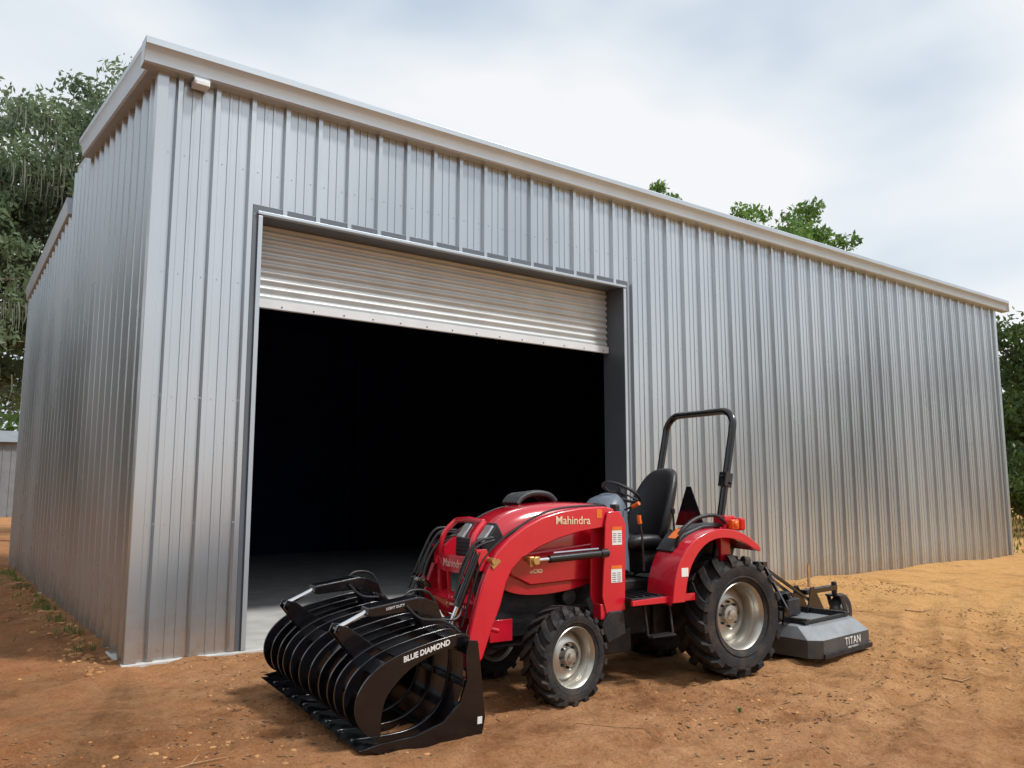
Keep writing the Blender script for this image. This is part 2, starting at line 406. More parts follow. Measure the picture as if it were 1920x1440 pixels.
def wall(name,fn,L_,zt,z0=.03,opening=False,start=.0):
    m=MB(); st=stations(L_,start,(OX0,OX1) if opening else ())
    for (a,ha),(b_,hb) in zip(st[:-1],st[1:]):
        if b_-a<1e-6: continue
        lo=z0
        if opening and OX0-1e-6<(a+b_)/2<OX1: lo=OZ
        pa=fn(a,ha);pb=fn(b_,hb)
        m.add([(*pa,lo),(*pb,lo),(*pb,zt(b_)),(*pa,zt(a))],[(0,1,2,3)])
    k=start
    while k<L_-.1:
        for z in (.12,1.25,2.45,3.65,4.85):
            for o_ in (-.035,.118):
                t=k+o_
                if t<.05 or t>L_-.05: continue
                if opening and OX0-.03<t<OX1+.03 and z<OZ+.05: continue
                if z>zt(t)-.1: continue
                p=fn(t,.0); q=fn(t,.007); r=.007
                d=Vector((q[0]-p[0],q[1]-p[1],0)).normalized(); s=Vector((0,0,1)).cross(d)
                ring=[Vector((*p,z))+s*math.cos(i*1.0472)*r+Vector((0,0,1))*math.sin(i*1.0472)*r for i in range(6)]
                top=[v_+d*.007 for v_ in ring]
                m.add([tuple(v_) for v_ in ring+top],[tuple(range(6,12))]+[(i,(i+1)%6,6+(i+1)%6,6+i) for i in range(6)])
        k+=PER
    return m.build(name,M['siding'],B,0,0,False)
wall('front_wall',lambda t,h:(t,-h),BX,lambda t:5.72,opening=True,start=.13)
wall('side_wall',lambda t,h:(-h,t),BY,ztop,start=.2)
wall('side_wall',lambda t,h:(BX+h,t),BY,ztop,start=.2)
wall('back_wall',lambda t,h:(t,BY+h),BX,lambda t:5.5,start=.13)
def ltrim(x,y,sx,sy,ztopv):
    m=MB(); a=.06; t=.049
    m.prism([(x,y),(x+sx*a,y),(x+sx*a,y-sy*t),(x-sx*t,y-sy*t),(x-sx*t,y+sy*a),(x,y+sy*a)],.03,ztopv,'z')
    m.build('corner_trim',M['siding'],B,0,.006)
ltrim(0,0,1,1,5.70); ltrim(BX,0,-1,1,5.70); ltrim(0,BY,1,-1,5.50); ltrim(BX,BY,-1,-1,5.50)
m=MB(); m.box((BX/2,BY/2,-.14),(BX+.14,BY+.14,.334)); m.build('floor_slab',M['concrete'],B,0,.01)
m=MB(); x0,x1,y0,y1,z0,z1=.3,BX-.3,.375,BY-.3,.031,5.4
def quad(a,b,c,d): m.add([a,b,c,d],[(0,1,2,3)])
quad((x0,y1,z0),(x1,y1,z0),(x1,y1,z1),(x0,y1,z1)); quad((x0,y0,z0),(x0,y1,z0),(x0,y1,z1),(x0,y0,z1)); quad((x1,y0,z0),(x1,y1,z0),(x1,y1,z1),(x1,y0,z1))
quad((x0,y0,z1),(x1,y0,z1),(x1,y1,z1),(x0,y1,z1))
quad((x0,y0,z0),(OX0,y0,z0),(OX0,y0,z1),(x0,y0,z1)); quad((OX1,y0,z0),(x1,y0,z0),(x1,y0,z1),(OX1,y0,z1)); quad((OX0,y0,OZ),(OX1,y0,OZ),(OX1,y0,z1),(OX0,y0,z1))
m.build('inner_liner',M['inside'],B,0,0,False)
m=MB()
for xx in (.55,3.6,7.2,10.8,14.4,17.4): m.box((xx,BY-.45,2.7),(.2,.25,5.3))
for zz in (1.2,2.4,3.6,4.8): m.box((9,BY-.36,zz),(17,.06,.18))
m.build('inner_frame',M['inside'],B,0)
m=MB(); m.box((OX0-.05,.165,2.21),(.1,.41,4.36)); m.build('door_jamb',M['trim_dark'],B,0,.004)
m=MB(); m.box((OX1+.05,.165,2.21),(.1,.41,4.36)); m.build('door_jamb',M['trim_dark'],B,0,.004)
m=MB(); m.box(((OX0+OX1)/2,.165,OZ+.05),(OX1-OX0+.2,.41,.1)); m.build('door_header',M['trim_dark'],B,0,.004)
m=MB(); m.box((OX0-.022,-.056,2.20),(.045,.014,4.34)); m.build('door_trim',M['trim'],B,0,.003)
m=MB(); m.box((OX1+.022,-.056,2.20),(.045,.014,4.34)); m.build('door_trim',M['trim'],B,0,.003)
m=MB(); m.box(((OX0+OX1)/2,-.0355,OZ+.012),(OX1-OX0+.10,.066,.032)); m.build('door_trim',M['trim'],B,0,.003)
m=MB(); zb,zt_=3.58,4.385; n=150; yy=.30
pts=[]
for i in range(n+1):
    z=zb+(zt_-zb)*i/n; ph=((z-zb)/.088)%1.0
    d=.027*max(0,math.sin(math.pi*min(1,ph/.72)))**.8 if ph<.72 else -.003
    pts.append((yy-d,z))
V=[];F=[]
for (ya,za) in pts: V+=[(OX0+.01,ya,za),(OX1-.01,ya,za)]
for i in range(n): F.append((2*i,2*i+1,2*i+3,2*i+2))
m.add(V,F)
D=m.build('roll_up_door',M['curtain'],B,60,0,False)
m=MB(); m.box(((OX0+OX1)/2,.275,3.53),(OX1-OX0-.02,.05,.095)); m.build('bottom_bar',M['barwhite'],D,30,.003)
for i in range(14):
    m=MB(); x=OX0+.35+i*.36; m.cyl((x,.251,3.51),(x,.246,3.51),.009,6); m.build('bolt',M['blackm'],D,30)
G=[(.0,5.62),(-.13,5.62),(-.15,5.64),(-.165,5.75),(-.20,5.80),(-.20,5.86),(-.185,5.875),(.0,5.875)]
m=MB(); m.prism(G,-.2,18.42,'x'); m.build('gutter',M['trim'],B,30,.003)
m=MB(); m.box((18.435,-.1,5.74),(.03,.19,.26)); m.build('gutter_end_cap',M['barwhite'],B,0,.004)
for x,sg in ((0,-1),(BX,1)):
    for (ya,yb,sc_) in ((.0005,3.9,1),(YS,BY+.1,.5)):
        P2=[(x+sg*(abs(a)*sc_+(.0 if sc_==1 else .01)),z) for a,z in G]; nP=len(P2); V=[]
        for y in (ya,yb):
            for a,z in P2: V.append((a,y,z+ztop(max(y,ya+.01) if ya>1 else y)-5.72))
        F=[tuple(range(nP)),tuple(range(nP,2*nP))]+[(i,(i+1)%nP,nP+(i+1)%nP,nP+i) for i in range(nP)]
        m=MB(); m.add(V,F); m.build('rake_trim',M['trim'],B,30,.003)
m=MB()
def rz_(y,hi): return 5.88+SL*y if hi else ztop(max(y,YS+.001))+.16
for hi,ya,yb in ((1,-.01,YS),(0,YS,BY+.1)):
    za,zb2=rz_(ya,hi),rz_(yb,hi)
    xa,xb=(-.09,18.09)
    if hi: xa,xb=.012,17.988
    m.add([(xa,ya,za),(xb,ya,za),(xb,yb,zb2),(xa,yb,zb2)],[(0,1,2,3)])
    k=.1
    while k<17.9:
        m.add([(k,ya,za),(k+.02,ya,za+.03),(k+.06,ya,za+.03),(k+.08,ya,za),(k,yb,zb2),(k+.02,yb,zb2+.03),(k+.06,yb,zb2+.03),(k+.08,yb,zb2)],[(0,1,5,4),(1,2,6,5),(2,3,7,6)]); k+=PER
m.add([(.012,YS,5.8),(17.988,YS,5.8),(17.988,YS,rz_(YS,1)),(.012,YS,rz_(YS,1))],[(0,1,2,3)])
for x in (.012,17.988): m.add([(x,0,5.6),(x,YS,6.2),(x,YS,rz_(YS,1)),(x,0,5.87)],[(0,1,2,3)])
m.build('roof',M['roof'],B,0,0,False)
m=MB(); m.box((.34,-.10,5.575),(.15,.13,.07)); m.box((.34,-.17,5.56),(.13,.02,.045)); m.build('soffit_light',M['barwhite'],B,0,.006)

p=MB(); p.prism([(-.022,0),(.022,0),(.022,.34),(0,.38),(-.022,.33)],-.012,.012,'y'); o=p.build('wooden_stake',M['wood'],None,0,.002); o.location=(9.55,-.55,gz(9.55,-.55)-.03); tag(o,'short brown wooden stake standing in sand by the wall','stake')

# ---------------- tractor ----------------
C0=Vector((4.200,-2.862,0)); HD=Vector((-.9972,.0750,0)); NR=Vector((-.0750,-.9972,0)); RZ=math.atan2(.0750,-.9972)
T=empty('tractor',C0,RZ,'red compact tractor with front loader and black roll bar parked before the door','tractor')
def wheel(cy,cx,R_,hw,Rr,N_,steer=0,side=1,dish=.0,lug=.035):
    wl=MB(); root_loc=(cx,cy,R_-.012)
    d=dish
    wl.lathe([(Rr*.90,d-.01),(Rr*.80,d+.005),(Rr*.66,d+.035),(Rr*.50,d+.045),(Rr*.47,d+.022),(Rr*.30,d+.022),(Rr*.28,d+.06),(Rr*.17,d+.065),(Rr*.15,d+.085),(Rr*.05,d+.09),(0.0001,d+.09)],n=40)
    wo=wl.build('wheel',M['rim'],T,35); wo.location=root_loc; wo.rotation_euler=(0,0,steer+(math.pi if side<0 else 0))
    nb=8
    for k in range(nb):
        t=k*2*math.pi/nb; b_=MB(); b_.cyl((Rr*.38*math.cos(t),d+.02,Rr*.38*math.sin(t)),(Rr*.38*math.cos(t),d+.045,Rr*.38*math.sin(t)),.011,6); b_.build('wheel_nut',M['blackm'],wo,30)
    rm=MB(); rm.lathe([(Rr*.90,-hw*.7),(Rr*1.0,-hw*.78),(Rr*1.04,-hw*.80),(Rr*1.05,-hw*.72),(Rr*.92,-hw*.55),(Rr*.86,0),(Rr*.90,hw*.45),(Rr*1.0,hw*.62),(Rr*1.06,hw*.80),(Rr*1.03,hw*.84),(Rr*.985,hw*.78),(Rr*.955,hw*.66),(Rr*.93,hw*.60),(Rr*.90,hw*.42),(Rr*.86,0),(Rr*.86,-hw*.5)],n=48,close=True)
    rm.build('rim',M['rim'],wo,40)
    ty=MB(); Rb=R_-lug
    h=[(Rr*1.0,-hw*.74),(Rr*1.10,-hw*.86),((Rr+Rb)/2,-hw*1.0),(Rb*.93,-hw*.98),(Rb*.985,-hw*.86),(Rb,-hw*.5),(Rb,0)]
    full=h+[(r,-y) for r,y in h[-2::-1]]+[(Rr*.97,hw*.5),(Rr*.97,-hw*.5)]
    ty.lathe(full,n=64,close=True)
    for i in range(N_):
        for sd_ in (-1,1):
            t0=2*math.pi*(i+(.5 if sd_>0 else 0))/N_
            wdt=math.pi/N_*.62
            sk=.34 if N_<22 else .30
            st=[(.03,0,R_,Rb-.01,1.0),(.45,.45,R_,Rb-.01,.95),(.84,.80,R_-.004,Rb-.02,.95),(1.02,.92,R_*.945,R_*.90,1.0),(1.035,.96,R_*.86,R_*.84,.9)]
            V=[];F=[]
            for (yo,sh,ro,ri,wf) in st:
                for dt in (-1,1):
                    tt=t0-sh*sk+dt*wdt*wf*.5*1.3
                    V.append((ro*math.cos(tt),sd_*hw*yo,ro*math.sin(tt)))
                    yi=yo if yo<.9 else .9
                    V.append((ri*math.cos(tt),sd_*hw*yi,ri*math.sin(tt)))
            for k in range(len(st)-1):
                a=k*4;b2=a+4
                F+=[(a,a+2,b2+2,b2),(a,b2,b2+1,a+1),(a+2,a+3,b2+3,b2+2)]
            F+=[(0,1,3,2),(len(V)-4,len(V)-2,len(V)-1,len(V)-3)]
            ty.add(V,F)
    for yo in (-1,1): ty.lathe([(Rr*1.18,yo*hw*.93),(Rr*1.20,yo*hw*.975),(Rr*1.23,yo*hw*.975),(Rr*1.25,yo*hw*.93)],n=64)
    ty.build('tyre',M['rubber'],wo,32)
    return wo
wheel(.475,0.02,.51,.20,.272,17,side=1,dish=-.01,lug=.045)
wheel(-.475,0.02,.51,.20,.272,17,side=-1,dish=-.01,lug=.045)
wheel(.55,1.82,.36,.125,.212,18,steer=R(10),side=1,dish=-.0,lug=.032)
wheel(-.55,1.82,.36,.125,.212,18,steer=R(10),side=-1,dish=-.0,lug=.032)

m=MB()
m.box((.25,0,.55),(.75,.42,.42)); m.box((.95,0,.52),(.9,.32,.34)); m.box((1.75,0,.62),(.95,.34,.36)); m.box((1.9,0,.42),(.9,.26,.12))
m.cyl((.0,-.33,.50),(.0,.33,.50),.11,18); m.box((-.28,0,.62),(.2,.3,.3)); m.cyl((-.35,0,.5),(-.46,0,.5),.04,12)
m.cyl((1.2,.17,.45),(1.2,.24,.45),.10,16); m.cyl((1.55,.15,.72),(1.55,.25,.72),.07,14); m.cyl((1.35,.2,.62),(1.62,.2,.62),.045,12); m.box((1.15,.25,.35),(.35,.14,.2))
m.cyl((.7,.1,.38),(1.6,.1,.36),.025,10)
m.build('chassis',M['blackm'],T,35,.012)
m=MB(); m.box((1.82,0,.38),(.16,.78,.12)); m.cyl((1.82,-.46,.36),(1.82,.46,.36),.06,14); m.box((1.82,.41,.38),(.18,.08,.24)); m.box((1.82,-.41,.38),(.18,.08,.24)); m.build('front_axle',M['blackm'],T,35,.01)
for k in range(7): 
    a=(1.0+k*.11,.21+.02*math.sin(k),.62+.05*math.sin(k*2)); m=MB(); m.tube([a,(a[0]+.05,.24,a[2]-.12),(a[0]+.12,.22,a[2]-.22)],.011,6); m.build('engine_hose',M['hose'],T)
secs=[(1.02,.255,.92,1.44),(1.25,.268,.84,1.468),(1.6,.275,.77,1.478),(1.9,.272,.76,1.452),(2.08,.262,.78,1.405),(2.2,.245,.83,1.335),(2.28,.222,.90,1.25),(2.33,.19,.96,1.15),(2.345,.15,1.0,1.09)]
n=28; V=[];F=[]
for (u,hw,zb_,zt2) in secs:
    for i in range(n+1):
        t=math.pi*i/n; c_=math.cos(t); s_=math.sin(t); e_=.42
        y=hw*math.copysign(abs(c_)**e_,c_); z=zb_+(zt2-zb_)*abs(s_)**.38 if abs(s_)>1e-6 else zb_
        y*= 1-.06*max(0,(z-(zb_+.75*(zt2-zb_)))/(.25*(zt2-zb_)))**2
        V.append((u,y,z))
for k in range(len(secs)-1):
    for i in range(n): a=k*(n+1)+i; F.append((a,a+1,a+n+2,a+n+1))
F.append(tuple(range(n+1))); F.append(tuple(range((len(secs)-1)*(n+1),len(secs)*(n+1))))
m=MB(); m.add(V,F); H=m.build('hood',M['redplastic'],T,50); 
sb=H.modifiers.new('s','SUBSURF'); sb.levels=1; sb.render_levels=2
for s in (-1,1):
    m=MB(); m.prism([(1.30,.86),(1.95,.84),(2.12,.92),(2.18,1.03),(2.0,1.08),(1.35,1.14)],s*.262,s*.292); m.build('side_panel',M['redplastic'],H,30,.012)
    m=MB(); m.prism([(1.98,1.10),(2.17,1.06),(2.13,1.25),(1.98,1.30)],s*.245,s*.272)
    m.build('side_vent',M['darkplastic'],H,0,.006)
    m=MB(); m.prism([(2.15,1.20),(2.335,1.08),(2.32,1.19),(2.22,1.325)],s*.09,s*.236); HL=m.build('headlight',M['darkplastic'],H,0,.012)
    m=MB(); m.prism([(2.20,1.255),(2.325,1.165),(2.322,1.20),(2.24,1.30)],s*.115,s*.222); HL2=m.build('lens',M['clear'],HL,0,.008); HL2.location=(.008,0,.006)
m=MB(); m.box((2.335,0,1.07),(.05,.34,.26)); 
for k in range(8): m.box((2.365,0,.96+k*.03),(.012,.32,.010))
m.box((2.30,0,.86),(.05,.4,.2)); m.build('grille',M['darkplastic'],T,0,.008)
m=MB()
for s in (-1,1):
    m.tube(smoothpath([(2.22,s*.25,.52),(2.41,s*.25,.60),(2.455,s*.25,.8),(2.455,s*.25,1.05),(2.43,s*.245,1.22),(2.33,s*.22,1.33)]),.022,10)
    m.tube([(2.44,s*.11,.70),(2.46,s*.11,.98)],.015,8)
m.tube([(2.33,-.22,1.33),(2.335,0,1.345),(2.33,.22,1.33)],.022,10)
m.tube([(2.44,-.25,.70),(2.44,.25,.70)],.017,8)
m.box((2.47,0,1.01),(.012,.50,.13)); m.box((2.2,.25,.52),(.2,.03,.16)); m.box((2.2,-.25,.52),(.2,.03,.16))
BG=m.build('brush_guard',M['red'],T,35,.003)
text('Mahindra',M['pinkletter'],BG,(2.478,0,1.01),(0,1,0),(0,0,1),.085,bold=.0006)
armp=[(1.22,1.31),(1.25,1.42),(1.34,1.44),(1.60,1.43),(1.79,1.405),(1.95,1.365),(2.10,1.30),(2.24,1.215),(2.35,1.12),(2.42,1.02),(2.48,.88),(2.55,.66),(2.62,.40),(2.61,.33),(2.54,.31),(2.47,.38),(2.39,.58),(2.32,.74),(2.27,.90),(2.22,.99),(2.12,1.075),(1.98,1.14),(1.80,1.20),(1.6,1.245),(1.3,1.28)]
for s in (-1,1):
    m=MB(); m.prism(armp,s*.395,s*.455); A=m.build('loader_arm',M['red'],T,40,.010)
    for (u,z) in ((1.30,1.355),(2.385,1.06),(2.585,.37),(2.06,1.055)):
        m=MB(); m.cyl((u,s*.385,z),(u,s*.475,z),.022,12); m.box((u-.02,s*.460,z-.02),(.08,.010,.030),Matrix.Rotation(R(40),3,'Y')); m.build('pivot_pin',M['brass'],A,35)
    if s>0:
        text('Mahindra',M['cream'],A,(1.66,s*.4575,1.335),(-1,0,-.02),(0,0,1),.090,bold=.0003)
        m=MB(); m.box((1.40,s*.457,1.385),(.055,.002,.07)); m.build('warning_decal',M['orange'],A,0)
    m=MB(); m.prism([(1.17,.62),(1.15,1.30),(1.21,1.40),(1.36,1.42),(1.42,1.30),(1.43,1.0),(1.44,.74),(1.36,.56),(1.22,.54)],s*.365,s*.385)
    m.prism([(1.17,.62),(1.15,1.30),(1.21,1.40),(1.33,1.40),(1.36,1.30),(1.38,1.0),(1.40,.74),(1.36,.60)],s*.465,s*.482)
    m.box((1.30,s*.42,.62),(.22,.10,.12)); m.box((1.17,s*.423,1.0),(.02,.085,.7))
    MS=m.build('loader_mast',M['red'],T,30,.005)
    m=MB(); m.box((1.28,s*.30,.50),(.22,.22,.14)); m.prism([(1.18,.44),(1.2,.62),(1.34,.62),(1.42,.52),(1.36,.38)],s*.44,s*.50); m.build('mast_bracket',M['blackm'],T,0,.008)
    if s>0:
        for (u,z,a_,b_,cm) in ((1.245,1.20,.10,.13,'white'),(1.245,1.265,.10,.028,'orange'),(1.255,.90,.11,.12,'white'),(1.255,.96,.11,.026,'orange')):
            m=MB(); m.box((u,s*(.4835 if cm=='white' else .485),z),(a_,.002,b_)); m.build('safety_decal',M[cm],MS,0)
        m=MB()
        for (u,z) in ((1.27,1.20),(1.22,1.20),(1.28,.89),(1.23,.89)):
            for k in range(5): m.box((u,.4855,z-.04+k*.016),(.035,.001,.004))
        m.build('decal_print',M['darkplastic'],MS,0)
    q=s*.50
    m=MB(); m.cyl((1.42,q,1.075),(1.92,q,1.055),.030,14); m.cyl((1.36,q,1.078),(1.43,q,1.075),.036,12); LC=m.build('lift_cylinder',M['black'],T,35)
    m=MB(); m.cyl((1.92,q,1.055),(2.05,q,1.05),.016,12); m.build('cylinder_rod',M['chrome'],LC)
    m=MB(); m.cyl((2.06,s*.44,1.05),(2.06,s*.545,1.05),.030,12); m.box((2.06,q,1.05),(.09,.035,.06)); m.build('cylinder_pin',M['brass'],LC,35,.004)
    m=MB(); m.tube([(1.45,q,1.115),(1.6,q,1.11),(1.88,q,1.10)],.008,6); m.build('cylinder_pipe',M['chrome'],LC)
    q=s*.36
    m=MB(); m.cyl((2.46,q,1.12),(2.63,q,.74),.032,14); TC=m.build('tilt_cylinder',M['black'],T,35)
    m=MB(); m.cyl((2.63,q,.74),(2.72,q,.54),.017,12); m.build('cylinder_rod',M['chrome'],TC)
    m=MB(); m.tube(smoothpath([(2.50,q+s*.02,1.16),(2.57,q+s*.02,1.04),(2.67,q+s*.02,.80)]),.010,6)
    m.build('cylinder_pipe',M['hose'],TC)
    m=MB(); m.prism([(2.36,1.02),(2.40,1.14),(2.49,1.14),(2.46,.98)],s*.33,s*.39); m.build('cylinder_bracket',M['red'],TC,0,.004)
    m=MB(); m.prism([(2.56,.33),(2.55,.42),(2.62,.60),(2.74,.58),(2.76,.30),(2.66,.24)],s*.33,s*.385); m.build('tilt_link',M['black'],T,0,.006)
    m=MB(); m.tube(smoothpath([(1.3,s*.38,1.45),(1.8,s*.385,1.42),(2.15,s*.385,1.28),(2.42,s*.385,1.08),(2.52,s*.385,.86),(2.6,s*.37,.6)]),.009,7); m.build('arm_hose',M['hose'],A)
m=MB(); m.box((2.44,0,.71),(.11,.80,.13),Matrix.Rotation(R(20),3,'Y')); X=m.build('cross_tube',M['red'],T,0,.008)
text('Mahindra',M['pinkletter'],X,(2.4985,.12,.732),(0,1,0),(-.34,0,.94),.09,bold=.0008)
for k,(y0_,y1_,dz) in enumerate(((-.34,-.42,0),(-.31,-.36,.05),(-.28,-.30,.08),(-.25,-.26,.02),(.31,.30,.03),(-.35,-.20,.10),(.33,.40,.0))):
    m=MB(); m.tube(smoothpath([(2.30,y0_,1.20+dz*.6),(2.46,y0_,1.15+dz),(2.57,y0_*1.02,1.00+dz*.5),(2.61,y0_,.84),(2.60,(y0_+y1_)/2,.72),(2.68,y1_,.66),(2.86,y1_,.70),(2.96,y1_,.78)]),.010,7)
    m.build('hydraulic_hose',M['hose'],T)
for y in (-.33,-.27,-.21):
    m=MB(); m.cyl((2.56,y,.82),(2.62,y,.88),.017,8); m.cyl((2.62,y,.88),(2.65,y,.91),.022,6); m.build('hose_coupler',M['chrome'],T)
m=MB(); V=[];F=[]
ds=[(1.04,.25,.92,1.455),(.98,.245,.9,1.51),(.88,.21,.9,1.545),(.80,.16,.88,1.50),(.76,.12,.85,1.40)]
n=20
for (u,hw,zb_,zt2) in ds:
    for i in range(n+1):
        t=math.pi*i/n; c_=math.cos(t); s_=max(0,math.sin(t)); V.append((u+.05,hw*math.copysign(abs(c_)**.5,c_),zb_+(zt2-zb_)*s_**.45))
for k in range(len(ds)-1):
    for i in range(n): a=k*(n+1)+i; F.append((a,a+1,a+n+2,a+n+1))
F.append(tuple(range((len(ds)-1)*(n+1),len(ds)*(n+1))))
m.add(V,F); m.build('dash_cowl',M['dashgrey'],T,50)
m=MB(); m.box((1.04,0,1.15),(.05,.5,.6)); m.build('firewall',M['darkplastic'],T,0,.01)
m=MB()
ax=Vector((-.5,0,.866)); cen=Vector((.79,0,1.55)); q=ax.to_track_quat('Z','Y').to_matrix()
ring=[cen+q@Vector((.175*math.cos(t*math.pi/14),.175*math.sin(t*math.pi/14),0)) for t in range(29)]
m.tube(ring,.014,8,False); m.cyl(cen-ax*.02,cen+ax*.02,.045,14); m.cyl(cen-ax*.18,cen,.025,10)
for k in range(3): t=k*2.094; m.tube([cen,cen+q@Vector((.175*math.cos(t),.175*math.sin(t),0))],.010,6)
m.build('steering_wheel',M['darkplastic'],T,40)
m=MB()
for k in range(5): m.tube(smoothpath([(1.86,-.05-.05*k,1.455),(1.80,-.06-.05*k,1.51),(1.68,-.06-.05*k,1.545-.004*k),(1.54,-.06-.05*k,1.53),(1.47,-.06-.05*k,1.475)]),.026,8)
m.build('hood_intake_cover',M['darkplastic'],T,50)
m=MB(); V=[];F=[]; n=24
lv_=[(.66,1.045,.21,.20),(.66,1.07,.24,.225),(.655,1.12,.245,.235),(.65,1.155,.225,.215),(.65,1.16,.12,.12),(.65,1.158,.01,.01)]
for (cx_,z,hx,hy) in lv_:
    for i in range(n):
        t=2*math.pi*i/n; c_=math.cos(t); s_=math.sin(t); V.append((cx_+hx*math.copysign(abs(c_)**.55,c_),hy*math.copysign(abs(s_)**.55,s_),z+(.025*abs(s_)**3 if hx>.1 else 0)))
for k in range(len(lv_)-1):
    for i in range(n): a=k*n+i;b_=k*n+(i+1)%n; F.append((a,b_,b_+n,a+n))
F.append(tuple(range(n))); m.add(V,F); S=m.build('seat',M['vinyl'],T,60)
m=MB(); V=[];F=[]
lv_=[(.43,1.08,.075,.20),(.42,1.16,.085,.245),(.395,1.30,.085,.265),(.365,1.45,.075,.26),(.335,1.58,.065,.24),(.315,1.67,.058,.205),(.305,1.725,.05,.165),(.300,1.755,.038,.11),(.298,1.768,.02,.05)]
for (cx_,z,hx,hy) in lv_:
    for i in range(n):
        t=2*math.pi*i/n; c_=math.cos(t); s_=math.sin(t); y=hy*math.copysign(abs(s_)**.6,s_); V.append((cx_-(z-1.4)*.12+hx*math.copysign(abs(c_)**.7,c_)+ .075*(abs(y)/.25)**2.5,y,z))
for k in range(len(lv_)-1):
    for i in range(n): a=k*n+i;b_=k*n+(i+1)%n; F.append((a,b_,b_+n,a+n))
F.append(tuple(range(n))); F.append(tuple(range((len(lv_)-1)*n,len(lv_)*n))); m.add(V,F); BK=m.build('backrest',M['vinyl'],S,60)
sb=BK.modifiers.new('s','SUBSURF'); sb.levels=1; sb.render_levels=1
m=MB(); m.box((.50,0,.95),(.40,.34,.2)); m.build('seat_base',M['blackm'],T,0,.02)
for s in (-1,1):
    m=MB(); m.box((.86,s*.36,.70),(.62,.40,.03))
    for k in range(7):m.box((.62+k*.08,s*.36,.72),(.02,.36,.012))
    m.build('platform',M['vinyl'],T,0,.006)
    m=MB(); m.prism([(.50,.66),(1.18,.66),(1.18,.70),(.50,.72)],s*.562,s*.585); m.build('platform_edge',M['red'],T,0,.004)
    m=MB(); m.tube([(.72,s*.50,.68),(.72,s*.54,.42),(.73,s*.55,.40),(.98,s*.55,.40),(.99,s*.54,.42),(.99,s*.50,.68)],.011,8); m.box((.855,s*.55,.405),(.25,.08,.014)); m.build('step',M['blackm'],T,35)
m=MB(); m.box((.86,0,.76),(.55,.34,.1)); m.build('gear_tunnel',M['blackm'],T,0,.02)
for s in (-1,1):
    o1=[(p.x,p.z) for p in smoothpath([(.80,0,.66),(.765,0,.85),(.68,0,1.02),(.54,0,1.15),(.34,0,1.225),(.14,0,1.235),(-.06,0,1.19),(-.22,0,1.10),(-.27,0,1.05)],3)]
    i1=[(p.x,p.z) for p in smoothpath([(-.25,0,1.03),(-.18,0,1.055),(-.04,0,1.12),(.14,0,1.16),(.32,0,1.15),(.46,0,1.08),(.57,0,.96),(.63,0,.82),(.66,0,.66)],3)]
    m=MB(); m.prism(o1+i1,s*.60,s*.635); 
    V=[];F=[]
    for (u,z) in o1: V+= [(u,s*.32,z+.01),(u,s*.625,z),(u,s*.32,z-.012),(u,s*.625,z-.02)]
    for k in range(len(o1)-1): a=k*4; F+=[(a,a+1,a+5,a+4),(a+2,a+3,a+7,a+6)]
    m.add(V,F); m.add([(.80,s*.32,.66),(.80,s*.6,.66),(.765,s*.6,.85),(.765,s*.32,.85)],[(0,1,2,3)])
    FD=m.build('rear_fender',M['red'],T,45,.005,recalc=True)
    m=MB(); m.prism(o1+[(-.2,.9),(.5,.66)],s*.315,s*.33); m.build('inner_fender',M['darkplastic'],FD,0)
    m=MB(); m.prism([(.68,1.06),(.54,1.20),(.30,1.27),(.05,1.28),(.05,1.25),(.30,1.235),(.5,1.16),(.62,1.03)],s*.30,s*.50); m.build('fender_console',M['darkplastic'],FD,40,.012)
    m=MB(); m.tube(smoothpath([(.62,s*.50,1.10),(.58,s*.52,1.22),(.40,s*.52,1.325),(.18,s*.52,1.35),(.06,s*.52,1.29),(.05,s*.5,1.24)]),.017,10); m.build('grab_rail',M['vinyl'],FD,50)
    if s>0:
        m=MB(); m.box((.66,.637,.90),(.075,.003,.07)); m.build('fender_decal',M['white'],FD,0)
        m=MB(); m.box((.60,.48,1.205),(.13,.09,.004),Matrix.Rotation(R(35),3,'Y')); m.build('fender_decal',M['orange'],FD,0)
for pts_,kp in (([(.86,.36,.9),(.88,.37,1.18),(.90,.37,1.30)],[(.90,.37,1.29),(.91,.37,1.325),(.91,.37,1.36)]),([(.92,.2,1.4),(.90,.30,1.44)],[(.90,.28,1.43),(.89,.35,1.46)]),([(.56,.42,1.22),(.58,.43,1.38)],[(.58,.43,1.37),(.58,.43,1.41)])):
    m=MB(); m.tube(pts_,.009,8); LV=m.build('lever',M['blackm'],T)
    m=MB(); m.tube(kp,.018,8); m.build('lever_knob',M['orange'] if pts_[0][0]>.8 else M['blackm'],LV,60)
def rx(z): return .05-.26*(z-1.2)/1.1
m=MB(); hwR=.44; cr_=.15
pth=[(hwR,.80),(hwR,1.6),(hwR,2.06)]+[(hwR-cr_+cr_*math.cos(R(a)),2.15+cr_*math.sin(R(a))) for a in (0,15,30,45,60,75,90)]
full=[(y,z) for y,z in pth]+[(-y,z) for y,z in pth[::-1]]
m.tube([(rx(z),y,z) for y,z in full],.034,16); RO=m.build('roll_bar',M['black'],T,50)
